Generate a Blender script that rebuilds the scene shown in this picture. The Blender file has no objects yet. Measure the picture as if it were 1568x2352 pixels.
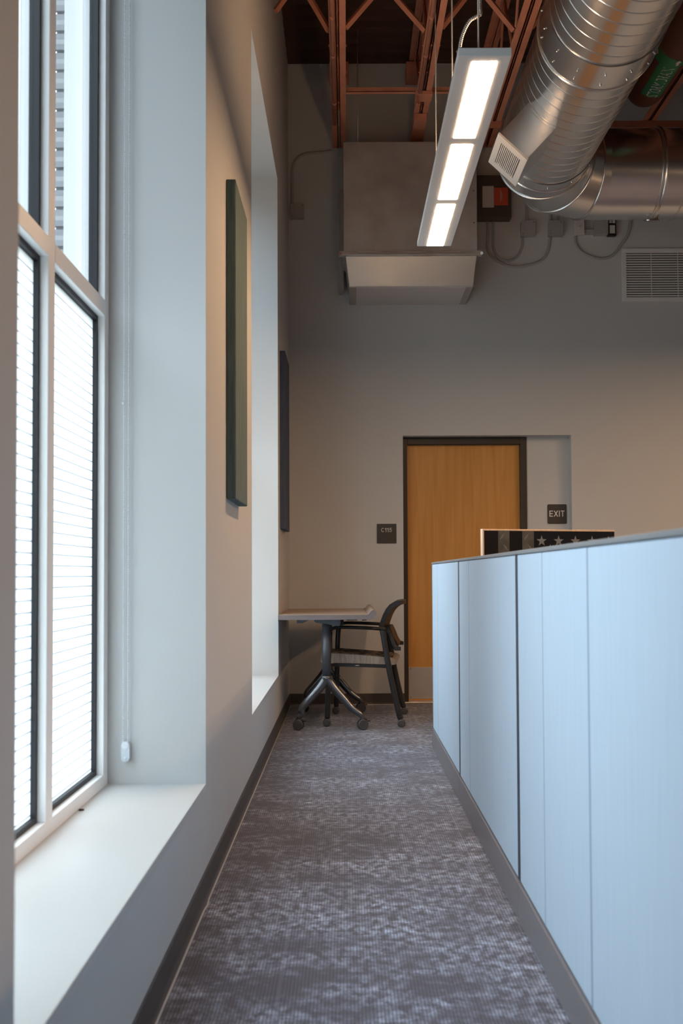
import bpy, math, random
from mathutils import Vector, Matrix
random.seed(7)
S = bpy.context.scene
COL = S.collection
PI = math.pi

# ------------------------------------------------------------------ materials
def mat(name, color=(.5,.5,.5), rough=.5, metal=0., spec=.5, noise=None, bump=None, emit=None, rvar=None):
    m = bpy.data.materials.new(name); m.use_nodes = True
    nt = m.node_tree; b = nt.nodes['Principled BSDF']
    b.inputs['Base Color'].default_value = (*color, 1)
    b.inputs['Roughness'].default_value = rough
    b.inputs['Metallic'].default_value = metal
    b.inputs['Specular IOR Level'].default_value = spec
    if noise or bump or rvar:
        tc = nt.nodes.new('ShaderNodeTexCoord')
    if noise:                       # (scale vector, amount, second colour)
        sc, c2, lo, hi = noise
        mp = nt.nodes.new('ShaderNodeMapping'); mp.inputs['Scale'].default_value = sc
        n = nt.nodes.new('ShaderNodeTexNoise'); n.inputs['Scale'].default_value = 1; n.inputs['Detail'].default_value = 4
        r = nt.nodes.new('ShaderNodeValToRGB')
        r.color_ramp.elements[0].position = lo; r.color_ramp.elements[1].position = hi
        r.color_ramp.elements[0].color = (*color, 1); r.color_ramp.elements[1].color = (*c2, 1)
        nt.links.new(tc.outputs['Object'], mp.inputs[0]); nt.links.new(mp.outputs[0], n.inputs[0])
        nt.links.new(n.outputs[0], r.inputs[0]); nt.links.new(r.outputs[0], b.inputs['Base Color'])
    if rvar:
        sc, a, c = rvar
        mp = nt.nodes.new('ShaderNodeMapping'); mp.inputs['Scale'].default_value = sc
        n = nt.nodes.new('ShaderNodeTexNoise'); n.inputs['Scale'].default_value = 1; n.inputs['Detail'].default_value = 3
        r = nt.nodes.new('ShaderNodeMapRange')
        r.inputs[1].default_value = .3; r.inputs[2].default_value = .7
        r.inputs[3].default_value = a; r.inputs[4].default_value = c
        nt.links.new(tc.outputs['Object'], mp.inputs[0]); nt.links.new(mp.outputs[0], n.inputs[0])
        nt.links.new(n.outputs[0], r.inputs[0]); nt.links.new(r.outputs[0], b.inputs['Roughness'])
    if bump:
        sc, st, dist = bump
        mp = nt.nodes.new('ShaderNodeMapping'); mp.inputs['Scale'].default_value = sc
        n = nt.nodes.new('ShaderNodeTexNoise'); n.inputs['Scale'].default_value = 1; n.inputs['Detail'].default_value = 3
        bp = nt.nodes.new('ShaderNodeBump'); bp.inputs['Strength'].default_value = st; bp.inputs['Distance'].default_value = dist
        nt.links.new(tc.outputs['Object'], mp.inputs[0]); nt.links.new(mp.outputs[0], n.inputs[0])
        nt.links.new(n.outputs[0], bp.inputs['Height']); nt.links.new(bp.outputs[0], b.inputs['Normal'])
    if emit:
        b.inputs['Emission Color'].default_value = (*emit[0], 1)
        b.inputs['Emission Strength'].default_value = emit[1]
    return m

LAMP = (1.0, .62, .345)
M = {}
M['paint'] = mat('wall_paint', (.56,.565,.56), .75, spec=.3, bump=((160,160,160), .12, .001))
M['white_paint'] = mat('sill_paint', (.57,.57,.565), .5)
M['frame_alu'] = mat('painted_aluminium', (.87,.87,.87), .38, spec=.5)
M['gasket'] = mat('gasket', (.015,.015,.02), .6)
M['base_rubber'] = mat('base_rubber', (.075,.062,.058), .45)
M['kick'] = mat('kick_metal', (.215,.19,.195), .36, spec=.5)
M['deck'] = mat('deck_paint', (.065,.028,.017), .7)
M['steel'] = mat('red_primer', (.60,.235,.14), .55, noise=((9,9,9),(.50,.19,.115),.45,.7))
M['galv'] = mat('galvanised_steel', (.76,.76,.76), .24, metal=1)
M['galv_dull'] = mat('galvanised_sheet', (.62,.59,.56), .5, metal=.72, noise=((5,5,5),(.50,.46,.42),.35,.7), rvar=((4,4,4),.42,.56))
M['galv_sheet'] = mat('galvanised_bright', (.74,.74,.73), .40, metal=.85, rvar=((4,4,4),.36,.44))
M['brushed'] = mat('brushed_steel', (.66,.62,.57), .45, metal=.75, rvar=((3,3,40),.3,.45))
M['screw'] = mat('screw_metal', (.8,.8,.8), .2, metal=1)
M['register'] = mat('register_paint', (.60,.57,.55), .6)
M['register_dark'] = mat('register_paint_dark', (.38,.34,.31), .6)
M['fixture'] = mat('fixture_enamel', (.78,.78,.78), .45)
M['diffuser'] = mat('lit_diffuser', (.9,.9,.9), .5, emit=(LAMP, 68))
M['uplight'] = mat('lit_uplight', (.9,.9,.9), .5, emit=(LAMP, 46))
M['cable'] = mat('cable_steel', (.60,.56,.52), .35, metal=.8)
M['flex'] = mat('flexible_metal', (.50,.46,.42), .35, metal=1)
M['white_grille'] = mat('white_grille', (.72,.71,.69), .5)
M['dark_void'] = mat('dark_void', (.02,.018,.016), .8)
M['grille_back'] = mat('grille_back', (.16,.155,.15), .8)
M['panel_grey'] = mat('painted_box', (.38,.37,.36), .6)
M['panel_dark'] = mat('dark_enclosure', (.085,.062,.048), .6)
M['label_white'] = mat('label_white', (.62,.57,.55), .6)
M['label_red'] = mat('label_red', (.62,.09,.04), .6)
M['low_bounce_paint'] = mat('low_bounce_wall_paint', (.30,.285,.27), .8)  # darkened on the unseen walls to cut the light they bounce back
M['black'] = mat('black_plastic', (.012,.012,.013), .45)
M['blackmetal'] = mat('black_metal', (.02,.02,.022), .4, spec=.5)
M['charcoal'] = mat('charcoal_metal', (.10,.108,.125), .38, metal=.4)
M['polished'] = mat('dark_cast_metal', (.16,.165,.18), .25, metal=.85)
M['caster'] = mat('caster_grey', (.06,.06,.063), .45)
M['tabletop'] = mat('laminate', (.36,.27,.21), .4, noise=((3,60,3),(.35,.26,.20),.4,.6))
M['edgeband'] = mat('edge_band', (.16,.14,.145), .5)
M['seat'] = mat('seat_fabric', (.42,.37,.31), .9, noise=((160,160,12),(.27,.24,.20),.35,.65))
M['seattop'] = mat('seat_pattern', (.25,.17,.11), .9, noise=((30,10,30),(.05,.05,.05),.45,.55))
M['acoustic'] = mat('acoustic_teal', (.085,.130,.140), .95, noise=((60,60,6),(.125,.172,.160),.35,.65), bump=((500,500,60),.4,.001))
M['acoustic_navy'] = mat('acoustic_navy', (.055,.075,.12), .95, noise=((60,60,6),(.075,.095,.145),.35,.65), bump=((500,500,60),.4,.001))
M['fabric'] = mat('partition_fabric', (.50,.595,.705), .85, spec=.25, noise=((120,120,4),(.545,.635,.74),.3,.7), bump=((700,700,90),.3,.0006))
M['cap'] = mat('cap_metal', (.23,.235,.245), .45)
M['seam'] = mat('dark_trim', (.045,.052,.075), .7)
M['seam_blue'] = mat('fabric_welt', (.30,.36,.46), .85)
M['doorframe'] = mat('bronze_paint', (.035,.030,.026), .45)
M['sign'] = mat('sign_plastic', (.045,.040,.036), .55)
M['letter'] = mat('letter_white', (.78,.76,.72), .5)
M['ply'] = mat('raw_plywood', (.74,.54,.40), .7, noise=((40,4,4),(.82,.64,.50),.4,.6))
M['print_black'] = mat('print_black', (.010,.010,.013), .28, noise=((6,6,6),(.035,.028,.026),.62,.8))
M['print_navy'] = mat('print_navy', (.010,.013,.022), .28)
M['print_grey'] = mat('print_grey', (.085,.09,.092), .35, noise=((15,15,15),(.13,.135,.14),.4,.6))
M['print_star'] = mat('print_star', (.22,.25,.29), .4)
M['print_glint'] = mat('print_glint', (.20,.205,.205), .35)
M['pipe'] = mat('pipe_paint', (.12,.034,.020), .55)
M['green'] = mat('label_green', (.02,.17,.06), .5)
M['arrow'] = mat('label_arrow', (.70,.50,.46), .5)
M['pipe_text'] = mat('label_text', (.58,.55,.58), .5)
M['chain'] = mat('chain_white', (.74,.76,.80), .35)
M['clearplastic'] = mat('pale_plastic', (.62,.68,.74), .25)
M['debris'] = mat('debris', (.05,.03,.03), .8)
M['caulk'] = mat('pale_bead', (.52,.50,.49), .6)

# wood door: vertical grained maple
def wood():
    m = mat('maple_veneer', (.55,.27,.075), .38)
    nt = m.node_tree; b = nt.nodes['Principled BSDF']
    tc = nt.nodes.new('ShaderNodeTexCoord'); mp = nt.nodes.new('ShaderNodeMapping')
    mp.inputs['Scale'].default_value = (22, 22, 1.3)
    n = nt.nodes.new('ShaderNodeTexNoise'); n.inputs['Scale'].default_value = 1; n.inputs['Detail'].default_value = 6
    n.inputs['Distortion'].default_value = .6
    r = nt.nodes.new('ShaderNodeValToRGB')
    r.color_ramp.elements[0].position = .3; r.color_ramp.elements[0].color = (.52,.235,.048,1)
    r.color_ramp.elements[1].position = .7; r.color_ramp.elements[1].color = (.63,.310,.082,1)
    nt.links.new(tc.outputs['Object'], mp.inputs[0]); nt.links.new(mp.outputs[0], n.inputs[0])
    nt.links.new(n.outputs[0], r.inputs[0]); nt.links.new(r.outputs[0], b.inputs['Base Color'])
    return m
M['wood'] = wood()

# carpet tile: base and pale flecks tinted blue for reflected daylight, with lengthwise ribs
def carpet():
    m = mat('carpet_tile', (.06,.05,.045), .8, spec=.35)
    nt = m.node_tree; b = nt.nodes['Principled BSDF']; N = nt.nodes; L = nt.links
    tc = N.new('ShaderNodeTexCoord')
    def noise(scale, detail=4, rough=.55):
        mp = N.new('ShaderNodeMapping'); mp.inputs['Scale'].default_value = scale
        n = N.new('ShaderNodeTexNoise'); n.inputs['Scale'].default_value = 1
        n.inputs['Detail'].default_value = detail; n.inputs['Roughness'].default_value = rough
        L.new(tc.outputs['Object'], mp.inputs[0]); L.new(mp.outputs[0], n.inputs[0]); return n.outputs[0]
    def math_(op, a, c):
        n = N.new('ShaderNodeMath'); n.operation = op
        for i, v in enumerate((a, c)):
            if isinstance(v, (int, float)): n.inputs[i].default_value = v
            else: L.new(v, n.inputs[i])
        return n.outputs[0]
    def rng(v, a, c, d=0, e=1):
        n = N.new('ShaderNodeMapRange'); n.inputs[1].default_value = a; n.inputs[2].default_value = c
        n.inputs[3].default_value = d; n.inputs[4].default_value = e; L.new(v, n.inputs[0]); return n.outputs[0]
    big = noise((4.5, 7, 1), 5, .72)
    fleck = noise((34, 30, 1), 3, .6)
    band = noise((1.2, 2.2, 1), 2)
    sep = N.new('ShaderNodeSeparateXYZ'); L.new(tc.outputs['Object'], sep.inputs[0])
    rib = math_('SINE', math_('MULTIPLY', sep.outputs[0], 2*PI/.0088), 0)
    ribn = rng(rib, -1, 1)
    f = math_('MULTIPLY', rng(fleck, .40, .68), rng(math_('ADD', big, math_('MULTIPLY', band, .45)), .58, .90))
    f = math_('MULTIPLY', f, rng(rib, -1, .3, .72, 1))
    # joints between tiles: one long seam and cross seams
    sx = math_('ABSOLUTE', math_('SUBTRACT', math_('FRACT', math_('DIVIDE', math_('ADD', sep.outputs[0], 5.965), .61), 0), .5), 0)
    sy = math_('ABSOLUTE', math_('SUBTRACT', math_('FRACT', math_('DIVIDE', math_('ADD', sep.outputs[1], 9.0), .61), 0), .5), 0)
    seam = math_('MAXIMUM', math_('LESS_THAN', sx, .0035), math_('MULTIPLY', math_('LESS_THAN', sy, .003), .4))
    f = math_('ADD', f, math_('MULTIPLY', seam, .12))
    mix = N.new('ShaderNodeMix'); mix.data_type = 'RGBA'
    L.new(f, mix.inputs[0])
    mix.inputs[6].default_value = (.090,.082,.104,1); mix.inputs[7].default_value = (.57,.64,.82,1)
    dk = N.new('ShaderNodeMix'); dk.data_type = 'RGBA'; dk.blend_type = 'MULTIPLY'
    dk.inputs[0].default_value = 1
    L.new(mix.outputs[2], dk.inputs[6])
    cr = N.new('ShaderNodeCombineColor'); g = rng(rib, -1, 1, .72, 1.12)
    for i in range(3): L.new(g, cr.inputs[i])
    L.new(cr.outputs[0], dk.inputs[7])
    L.new(dk.outputs[2], b.inputs['Base Color'])
    bp = N.new('ShaderNodeBump'); bp.inputs['Strength'].default_value = .5; bp.inputs['Distance'].default_value = .002
    L.new(math_('ADD', ribn, math_('MULTIPLY', fleck, .8)), bp.inputs['Height']); L.new(bp.outputs[0], b.inputs['Normal'])
    b.inputs['Sheen Weight'].default_value = .3
    b.inputs['Sheen Roughness'].default_value = .4
    return m
M['carpet'] = carpet()

def glass():
    m = bpy.data.materials.new('window_glass'); m.use_nodes = True
    nt = m.node_tree; nt.nodes.clear()
    o = nt.nodes.new('ShaderNodeOutputMaterial'); t = nt.nodes.new('ShaderNodeBsdfTransparent')
    t.inputs[0].default_value = (.93,.96,.96,1)
    g = nt.nodes.new('ShaderNodeBsdfGlossy'); g.inputs['Roughness'].default_value = .02
    lw = nt.nodes.new('ShaderNodeLayerWeight'); lw.inputs[0].default_value = .5
    pw = nt.nodes.new('ShaderNodeMath'); pw.operation = 'POWER'; pw.inputs[1].default_value = 5; nt.links.new(lw.outputs['Facing'], pw.inputs[0])
    f = nt.nodes.new('ShaderNodeMath'); f.operation = 'MULTIPLY_ADD'; f.inputs[1].default_value = .6; f.inputs[2].default_value = .03; nt.links.new(pw.outputs[0], f.inputs[0])
    mx = nt.nodes.new('ShaderNodeMixShader')
    nt.links.new(f.outputs[0], mx.inputs[0]); nt.links.new(t.outputs[0], mx.inputs[1]); nt.links.new(g.outputs[0], mx.inputs[2])
    nt.links.new(mx.outputs[0], o.inputs[0]); return m
M['glass'] = glass()

def film():
    m = bpy.data.materials.new('frosted_lined_film'); m.use_nodes = True
    nt = m.node_tree; nt.nodes.clear(); N = nt.nodes; L = nt.links
    o = N.new('ShaderNodeOutputMaterial'); t = N.new('ShaderNodeBsdfTranslucent'); d = N.new('ShaderNodeBsdfDiffuse')
    d.inputs[0].default_value = (.7,.72,.72,1)
    tc = N.new('ShaderNodeTexCoord'); sp = N.new('ShaderNodeSeparateXYZ'); L.new(tc.outputs['Object'], sp.inputs[0])
    a = N.new('ShaderNodeMath'); a.operation = 'MULTIPLY'; a.inputs[1].default_value = 1/.030; L.new(sp.outputs[2], a.inputs[0])
    fr = N.new('ShaderNodeMath'); fr.operation = 'FRACT'; L.new(a.outputs[0], fr.inputs[0])
    lt = N.new('ShaderNodeMath'); lt.operation = 'LESS_THAN'; lt.inputs[1].default_value = .13; L.new(fr.outputs[0], lt.inputs[0])
    mx = N.new('ShaderNodeMix'); mx.data_type = 'RGBA'; L.new(lt.outputs[0], mx.inputs[0])
    mx.inputs[6].default_value = (.62,.625,.62,1); mx.inputs[7].default_value = (.30,.305,.32,1)
    L.new(mx.outputs[2], t.inputs[0])
    ms = N.new('ShaderNodeMixShader'); ms.inputs[0].default_value = .08
    
    tr = N.new('ShaderNodeBsdfTransparent'); L.new(mx.outputs[2], tr.inputs[0])
    ad = N.new('ShaderNodeAddShader'); L.new(tr.outputs[0], ad.inputs[0]); L.new(t.outputs[0], ad.inputs[1]); L.new(ad.outputs[0], ms.inputs[1]); L.new(d.outputs[0], ms.inputs[2]); L.new(ms.outputs[0], o.inputs[0]); return m
M['film'] = film()

def brick():
    m = mat('pale_brick', (.5,.5,.5), .85)
    nt = m.node_tree; b = nt.nodes['Principled BSDF']; N = nt.nodes; L = nt.links
    tc = N.new('ShaderNodeTexCoord'); mp = N.new('ShaderNodeMapping'); mp.inputs['Rotation'].default_value = (PI/2, 0, 0)
    br = N.new('ShaderNodeTexBrick'); br.inputs['Scale'].default_value = 1
    br.inputs['Brick Width'].default_value = .2; br.inputs['Row Height'].default_value = .0677; br.inputs['Mortar Size'].default_value = .008
    br.inputs['Color1'].default_value = (.31,.31,.325,1); br.inputs['Color2'].default_value = (.27,.27,.285,1); br.inputs['Mortar'].default_value = (.42,.42,.43,1)
    L.new(tc.outputs['Object'], mp.inputs[0]); L.new(mp.outputs[0], br.inputs[0]); L.new(br.outputs[0], b.inputs['Base Color']); return m
M['brick'] = brick()

# ------------------------------------------------------------------ mesh building
class MB:
    def __init__(s): s.v = []; s.f = []; s.sm = []
    def add(s, vs, fs, smooth=False):
        n = len(s.v); s.v += [tuple(p) for p in vs]
        for f in fs: s.f.append(tuple(i+n for i in f)); s.sm.append(smooth)
        return s
    def box(s, x0, x1, y0, y1, z0, z1):
        vs = [(x,y,z) for z in (z0,z1) for y in (y0,y1) for x in (x0,x1)]
        return s.add(vs, [(0,2,3,1),(4,5,7,6),(0,1,5,4),(2,6,7,3),(0,4,6,2),(1,3,7,5)])
    def hexa(s, bottom, top):       # two quads, same winding (ccw from above)
        return s.add(list(bottom)+list(top), [(3,2,1,0),(4,5,6,7),(0,1,5,4),(1,2,6,5),(2,3,7,6),(3,0,4,7)])
    def prism(s, pts, axis, a, b, smooth=False):   # polygon in the other two axes, extruded along axis
        def mk(p, t):
            return {'x':(t,p[0],p[1]), 'y':(p[0],t,p[1]), 'z':(p[0],p[1],t)}[axis]
        n = len(pts); vs = [mk(p,a) for p in pts]+[mk(p,b) for p in pts]
        fs = [(i,(i+1)%n,n+(i+1)%n,n+i) for i in range(n)]
        s.add(vs, fs, smooth)
        s.add(vs, [tuple(range(n-1,-1,-1)), tuple(range(n,2*n))]); return s
    def tube(s, pts, r, n=12, smooth=True, caps=True, flat=1.0, ref=None):
        pts = [Vector(p) for p in pts]; k = len(pts)
        rs = r if isinstance(r, (list, tuple)) else [r]*k
        base = len(s.v); u = None
        for i, p in enumerate(pts):
            t = (pts[min(i+1,k-1)]-pts[max(i-1,0)]).normalized()
            if u is None:
                a = Vector(ref) if ref else (Vector((0,0,1)) if abs(t.z) < .9 else Vector((1,0,0)))
                u = (a - t*a.dot(t)).normalized()
            else: u = (u - t*u.dot(t)).normalized()
            w = t.cross(u)
            for j in range(n):
                q = 2*PI*j/n
                s.v.append(tuple(p + u*math.cos(q)*rs[i] + w*math.sin(q)*rs[i]*flat))
        for i in range(k-1):
            for j in range(n):
                s.f.append((base+i*n+j, base+i*n+(j+1)%n, base+(i+1)*n+(j+1)%n, base+(i+1)*n+j)); s.sm.append(smooth)
        if caps:
            s.f.append(tuple(base+j for j in range(n-1,-1,-1))); s.sm.append(False)
            s.f.append(tuple(base+(k-1)*n+j for j in range(n))); s.sm.append(False)
        return s
    def cyl(s, a, b, r, n=20, r2=None, smooth=True):
        return s.tube([a, b], [r, r if r2 is None else r2], n, smooth)
    def ball(s, c, r, n=10, m=6, sx=1, sy=1, sz=1):
        base = len(s.v); c = Vector(c)
        for i in range(m+1):
            a = PI*i/m
            for j in range(n):
                q = 2*PI*j/n
                s.v.append((c.x+r*sx*math.sin(a)*math.cos(q), c.y+r*sy*math.sin(a)*math.sin(q), c.z+r*sz*math.cos(a)))
        for i in range(m):
            for j in range(n):
                s.f.append((base+i*n+j, base+(i+1)*n+j, base+(i+1)*n+(j+1)%n, base+i*n+(j+1)%n)); s.sm.append(True)
        return s
    def rings(s, rings, closed=True, smooth=True):
        base = len(s.v); n = len(rings[0])
        for r in rings: s.v += [tuple(p) for p in r]
        for i in range(len(rings)-1):
            for j in range(n if closed else n-1):
                s.f.append((base+i*n+j, base+i*n+(j+1)%n, base+(i+1)*n+(j+1)%n, base+(i+1)*n+j)); s.sm.append(smooth)
        return s

ROOT = {}
def obj(name, mb, m, parent=None, bevel=0, local=False, label=None, kind=None, seg=2):
    me = bpy.data.meshes.new(name)
    off = ROOT.get(parent.name, (0,0,0)) if (parent is not None and not local) else (0,0,0)
    me.from_pydata([(x-off[0], y-off[1], z-off[2]) for x,y,z in mb.v], [], mb.f)
    me.polygons.foreach_set('use_smooth', mb.sm)
    me.materials.append(M[m] if isinstance(m, str) else m); me.update()
    o = bpy.data.objects.new(name, me); COL.objects.link(o)
    if parent is not None:
        o.parent = parent; ROOT[o.name] = ROOT.get(parent.name, (0,0,0))
    if bevel:
        b = o.modifiers.new('bevel', 'BEVEL'); b.width = bevel; b.segments = seg; b.limit_method = 'ANGLE'; b.angle_limit = math.radians(40)
    if label: o['label'] = label
    if kind: o['kind'] = kind
    return o
def thing(name, label, cat, loc=(0,0,0), rotz=0, group=None):
    o = bpy.data.objects.new(name, None); COL.objects.link(o); o.empty_display_size = .05
    o.location = loc; o.rotation_euler = (0,0,rotz); ROOT[o.name] = loc
    o['label'] = label; o['category'] = cat
    if group: o['group'] = group
    return o
def struct(name, mb, m, bevel=0, parent=None):
    o = obj(name, mb, m, parent, bevel)
    if parent is None: o['kind'] = 'structure'
    return o
def structroot(name, loc=(0,0,0)):
    o = bpy.data.objects.new(name, None); COL.objects.link(o); o.location = loc; ROOT[o.name] = loc; o['kind'] = 'structure'
    return o
def tag(o, label, cat, group=None):
    o['label'] = label; o['category'] = cat
    if group: o['group'] = group
    return o
def smoothpath(pts, n=6):            # Catmull-Rom through the points
    P = [Vector(p) for p in pts]; P = [P[0]*2-P[1]]+P+[P[-1]*2-P[-2]]; out = []
    for i in range(1, len(P)-2):
        for k in range(n):
            t = k/n; a,b,c,d = P[i-1],P[i],P[i+1],P[i+2]
            out.append(.5*((2*b)+(c-a)*t+(2*a-5*b+4*c-d)*t*t+(3*b-a-3*c+d)*t**3))
    out.append(P[-2]); return out
def text_mesh(name, body, m, size, width, parent, mtx, extr=.0008, weight=.0):
    cu = bpy.data.curves.new(name, 'FONT'); cu.body = body; cu.size = size; cu.align_x = 'CENTER'; cu.align_y = 'CENTER'
    cu.extrude = extr; cu.offset = weight
    t = bpy.data.objects.new(name+'_tmp', cu); COL.objects.link(t)
    dg = bpy.context.evaluated_depsgraph_get(); me = bpy.data.meshes.new_from_object(t.evaluated_get(dg)); me.name = name
    bpy.data.objects.remove(t); bpy.data.curves.remove(cu)
    xs = [v.co.x for v in me.vertices]; ys = [v.co.y for v in me.vertices]
    w = max(xs)-min(xs); cx = (max(xs)+min(xs))/2; cy = (max(ys)+min(ys))/2; k = width/w; h = max(ys)-min(ys); ky = size/h
    off = Vector(ROOT.get(parent.name, (0,0,0)))
    for v in me.vertices:
        p = Vector(((v.co.x-cx)*k, (v.co.y-cy)*ky, v.co.z)); v.co = mtx @ p - off
    me.materials.clear(); me.materials.append(M[m])
    o = bpy.data.objects.new(name, me); COL.objects.link(o); o.parent = parent; ROOT[o.name] = tuple(off); return o
def wallmtx(x, y, z):                # text facing the viewer on a wall of constant Y
    return Matrix.Translation((x,y,z)) @ Matrix.Rotation(PI/2, 4, 'X')
def rrect(w, h, r, n=5):
    out = []
    for cx, cy, a0 in ((w/2-r,h/2-r,0),(-w/2+r,h/2-r,PI/2),(-w/2+r,-h/2+r,PI),(w/2-r,-h/2+r,1.5*PI)):
        for k in range(n+1):
            a = a0+PI/2*k/n; out.append((cx+r*math.cos(a), cy+r*math.sin(a)))
    return out

# ------------------------------------------------------------------ the setting
WX = -.45; YB = 7.82; YREC = 7.92; ZC = 5.09
XR = 6.2; YF = -5.0
ZS, ZH = .355, 3.665
WINS = [(1.36, 3.19), (4.745, 6.575), (-2.02, -.19)]
XO = -.80; XB0, XB1 = -.905, -.985

b = MB(); b.box(WX-.5, XR+.2, YF-.2, YREC+.4, -.12, 0); struct('floor', b, 'carpet')
# corrugated roof deck
prof = []
y = YF-.1
while y < YREC:
    prof += [(y, ZC), (y+.09, ZC), (y+.105, ZC+.04), (y+.15-.015, ZC+.04)]; y += .15
prof.append((y, ZC)); pts = prof + [(y, ZC+.12), (YF-.1, ZC+.12)]
b = MB(); b.prism(pts, 'x', WX-.5, XR+.2); struct('ceiling', b, 'deck')
# left wall: piers, spandrels and heads as one shell
b = MB(); k = MB()
edges = sorted(WINS); y = YF
for (y0, y1) in edges:
    b.box(XO, WX, y, y0, 0, ZC+.1)
    b.box(XO, WX, y0, y1, 0, ZS); b.box(XO, WX, y0, y1, ZH, ZC+.1)
    k.box(XB1, XB0, y+.17 if y > YF else y, y0-.17, 0, ZC+.1); k.box(XB1, XB0, y0-.17, y1+.17, 0, ZS-.08); k.box(XB1, XB0, y0-.17, y1+.17, ZH+.06, ZC+.1)
    y = y1
b.box(XO, WX, y, YB, 0, ZC+.1); k.box(XB1, XB0, y+.17, YB+.3, 0, ZC+.1)
struct('wall_left', b, 'paint')
# the brick skin: stretchers with rounded course ends at the openings
for (y0, y1) in edges:
    for (yy, sgn) in ((y0-.17, 1), (y1+.17, -1)):
        z = ZS-.05
        while z < ZH+.04:
            k.box(XB1-.006, XB0-.004, yy, yy+sgn*.012, z+.006, z+.0617) if sgn > 0 else k.box(XB1-.006, XB0-.004, yy+sgn*.012, yy, z+.006, z+.0617)
            z += .0677
struct('wall_left_brick', k, 'brick')
# back wall with the door recess
RX0, RX1, RZ = .449, 1.775, 2.11
b = MB()
b.box(WX-.35, RX0, YB, YREC+.2, 0, ZC+.1); b.box(RX1, XR+.2, YB, YREC+.2, 0, ZC+.1); b.box(RX0, RX1, YB, YREC+.2, RZ, ZC+.1)
b.box(1.44, RX1, YREC, YREC+.2, 0, RZ)
struct('wall_back', b, 'paint')
b = MB(); b.box(XR, XR+.2, YF, YB, 0, ZC+.1); struct('wall_right', b, 'low_bounce_paint')
b = MB(); b.box(XO, XR+.2, YF-.2, YF, 0, ZC+.1); struct('wall_rear', b, 'low_bounce_paint')
# coved rubber base
def cove(h=.088):
    return [(0,0),(.013,0),(.0125,.004),(.008,.012),(.006,.022),(.005,h-.004),(.003,h),(0,h)]
b = MB(); b.prism([(WX+x, z) for x, z in cove()], 'y', YF, YB-.006)
bl = struct('baseboard_left', b, 'base_rubber')
t = MB(); t.tube([(WX+.0135, YF, .0025), (WX+.0135, 3.05, .0025), (WX+.0175, 3.1, .0025), (WX+.0135, 3.16, .0025), (WX+.0135, YB-.02, .0025)], .0035, 6)
obj('toe_bead', t, 'caulk', bl)
b = MB()
for x0, x1 in ((WX+.006, RX0), (RX1, XR)):
    b.prism([(YB-x, z) for x, z in cove()], 'x', x0, x1)
bb = struct('baseboard_back', b, 'base_rubber')
t = MB(); t.tube([(WX+.02, YB-.015, .003), (RX0-.01, YB-.015, .003)], .0035, 6); obj('toe_bead', t, 'caulk', bb)

# windows
def window(i, y0, y1):
    r = structroot('window_%d' % i, (XO, (y0+y1)/2, ZS))
    X0, X1 = -.7626, -.84            # room face and outer face of the frame
    fw = .052; tz0, tz1 = 1.842, 1.893; step = (y1-y0)/3
    b = MB()
    b.box(X1, X0, y0, y0+fw, ZS, ZH); b.box(X1, X0, y1-fw, y1, ZS, ZH)
    b.box(X1, X0, y0+fw, y1-fw, ZS, ZS+.040); b.box(X1, X0, y0+fw, y1-fw, ZH-.05, ZH)
    obj('frame', b, 'frame_alu', r, .002)
    for k in (1, 2):
        c = y0+step*k + (-.012 if k == 2 else .012); b = MB(); b.box(X1, X0, c-.028, c+.028, ZS+.04, ZH-.05); obj('mullion', b, 'frame_alu', r, .002)
    xs = [y0+fw, y0+step+.012-.028, y0+step+.012+.028, y0+2*step-.012-.028, y0+2*step-.012+.028, y1-fw]
    b = MB(); g = MB(); p = MB(); fl = MB()
    for a, c in ((xs[0], xs[1]), (xs[2], xs[3]), (xs[4], xs[5])):
        b.box(X1, X0+.001, a, c, tz0, tz1)
        for z0, z1 in ((ZS+.04, tz0), (tz1, ZH-.05)):
            w = .014
            g.box(-.812, -.785, a, a+w, z0, z1); g.box(-.812, -.785, c-w, c, z0, z1)
            g.box(-.812, -.785, a+w, c-w, z0, z0+w); g.box(-.812, -.785, a+w, c-w, z1-w, z1)
            p.box(-.804, -.800, a+w, c-w, z0+w, z1-w)
        fl.box(-.7985, -.798, a+.014, c-.014, ZS+.054, tz0-.014)
    obj('transom', b, 'frame_alu', r, .002); obj('gasket', g, 'gasket', r)
    obj('glass_pane', p, 'glass', r); obj('frosted_film', fl, 'film', r)
    s = MB(); s.box(XO+.01, WX+.001, y0, y1, ZS-.02, ZS+.0015); obj('sill', s, 'white_paint', r, .0015)
    # white outer trim between frame and brick
    o = MB(); o.box(XB0, X1, y0-.1, y0+.02, ZS, ZH); o.box(XB0, X1, y1-.02, y1+.1, ZS, ZH); obj('outer_trim', o, 'frame_alu', r)
    return r
for i, (a, c) in enumerate(WINS): window(i+1, a, c)

# door in the recess
d = structroot('door_1', (.94, YREC, 0))
DL, DR, DT = .486, 1.392, 2.052
b = MB(); b.box(RX0+.003, DL+.002, YREC-.01, YREC+.09, 0, RZ-.003); b.box(DR-.002, 1.44, YREC-.01, YREC+.09, 0, RZ-.003); b.box(DL+.002, DR-.002, YREC-.01, YREC+.09, DT, RZ-.003)
obj('door_frame', b, 'doorframe', d, .003)
b = MB(); b.box(DL+.003, DR-.003, YREC+.035, YREC+.08, .012, DT-.002); obj('door_leaf', b, 'wood', d, .002)
b = MB(); b.box(DL+.006, DR-.01, YREC+.032, YREC+.0345, .028, .278)
kp = obj('kick_plate', b, 'brushed', d, .0008)
b = MB()
for x in (DL+.022, .70, .93, 1.16, DR-.026):
    for z in (.04, .266): b = MB(); b.cyl((x, YREC+.0325, z), (x, YREC+.0305, z), .004, 8); obj('screw', b, 'charcoal', kp)
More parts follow.
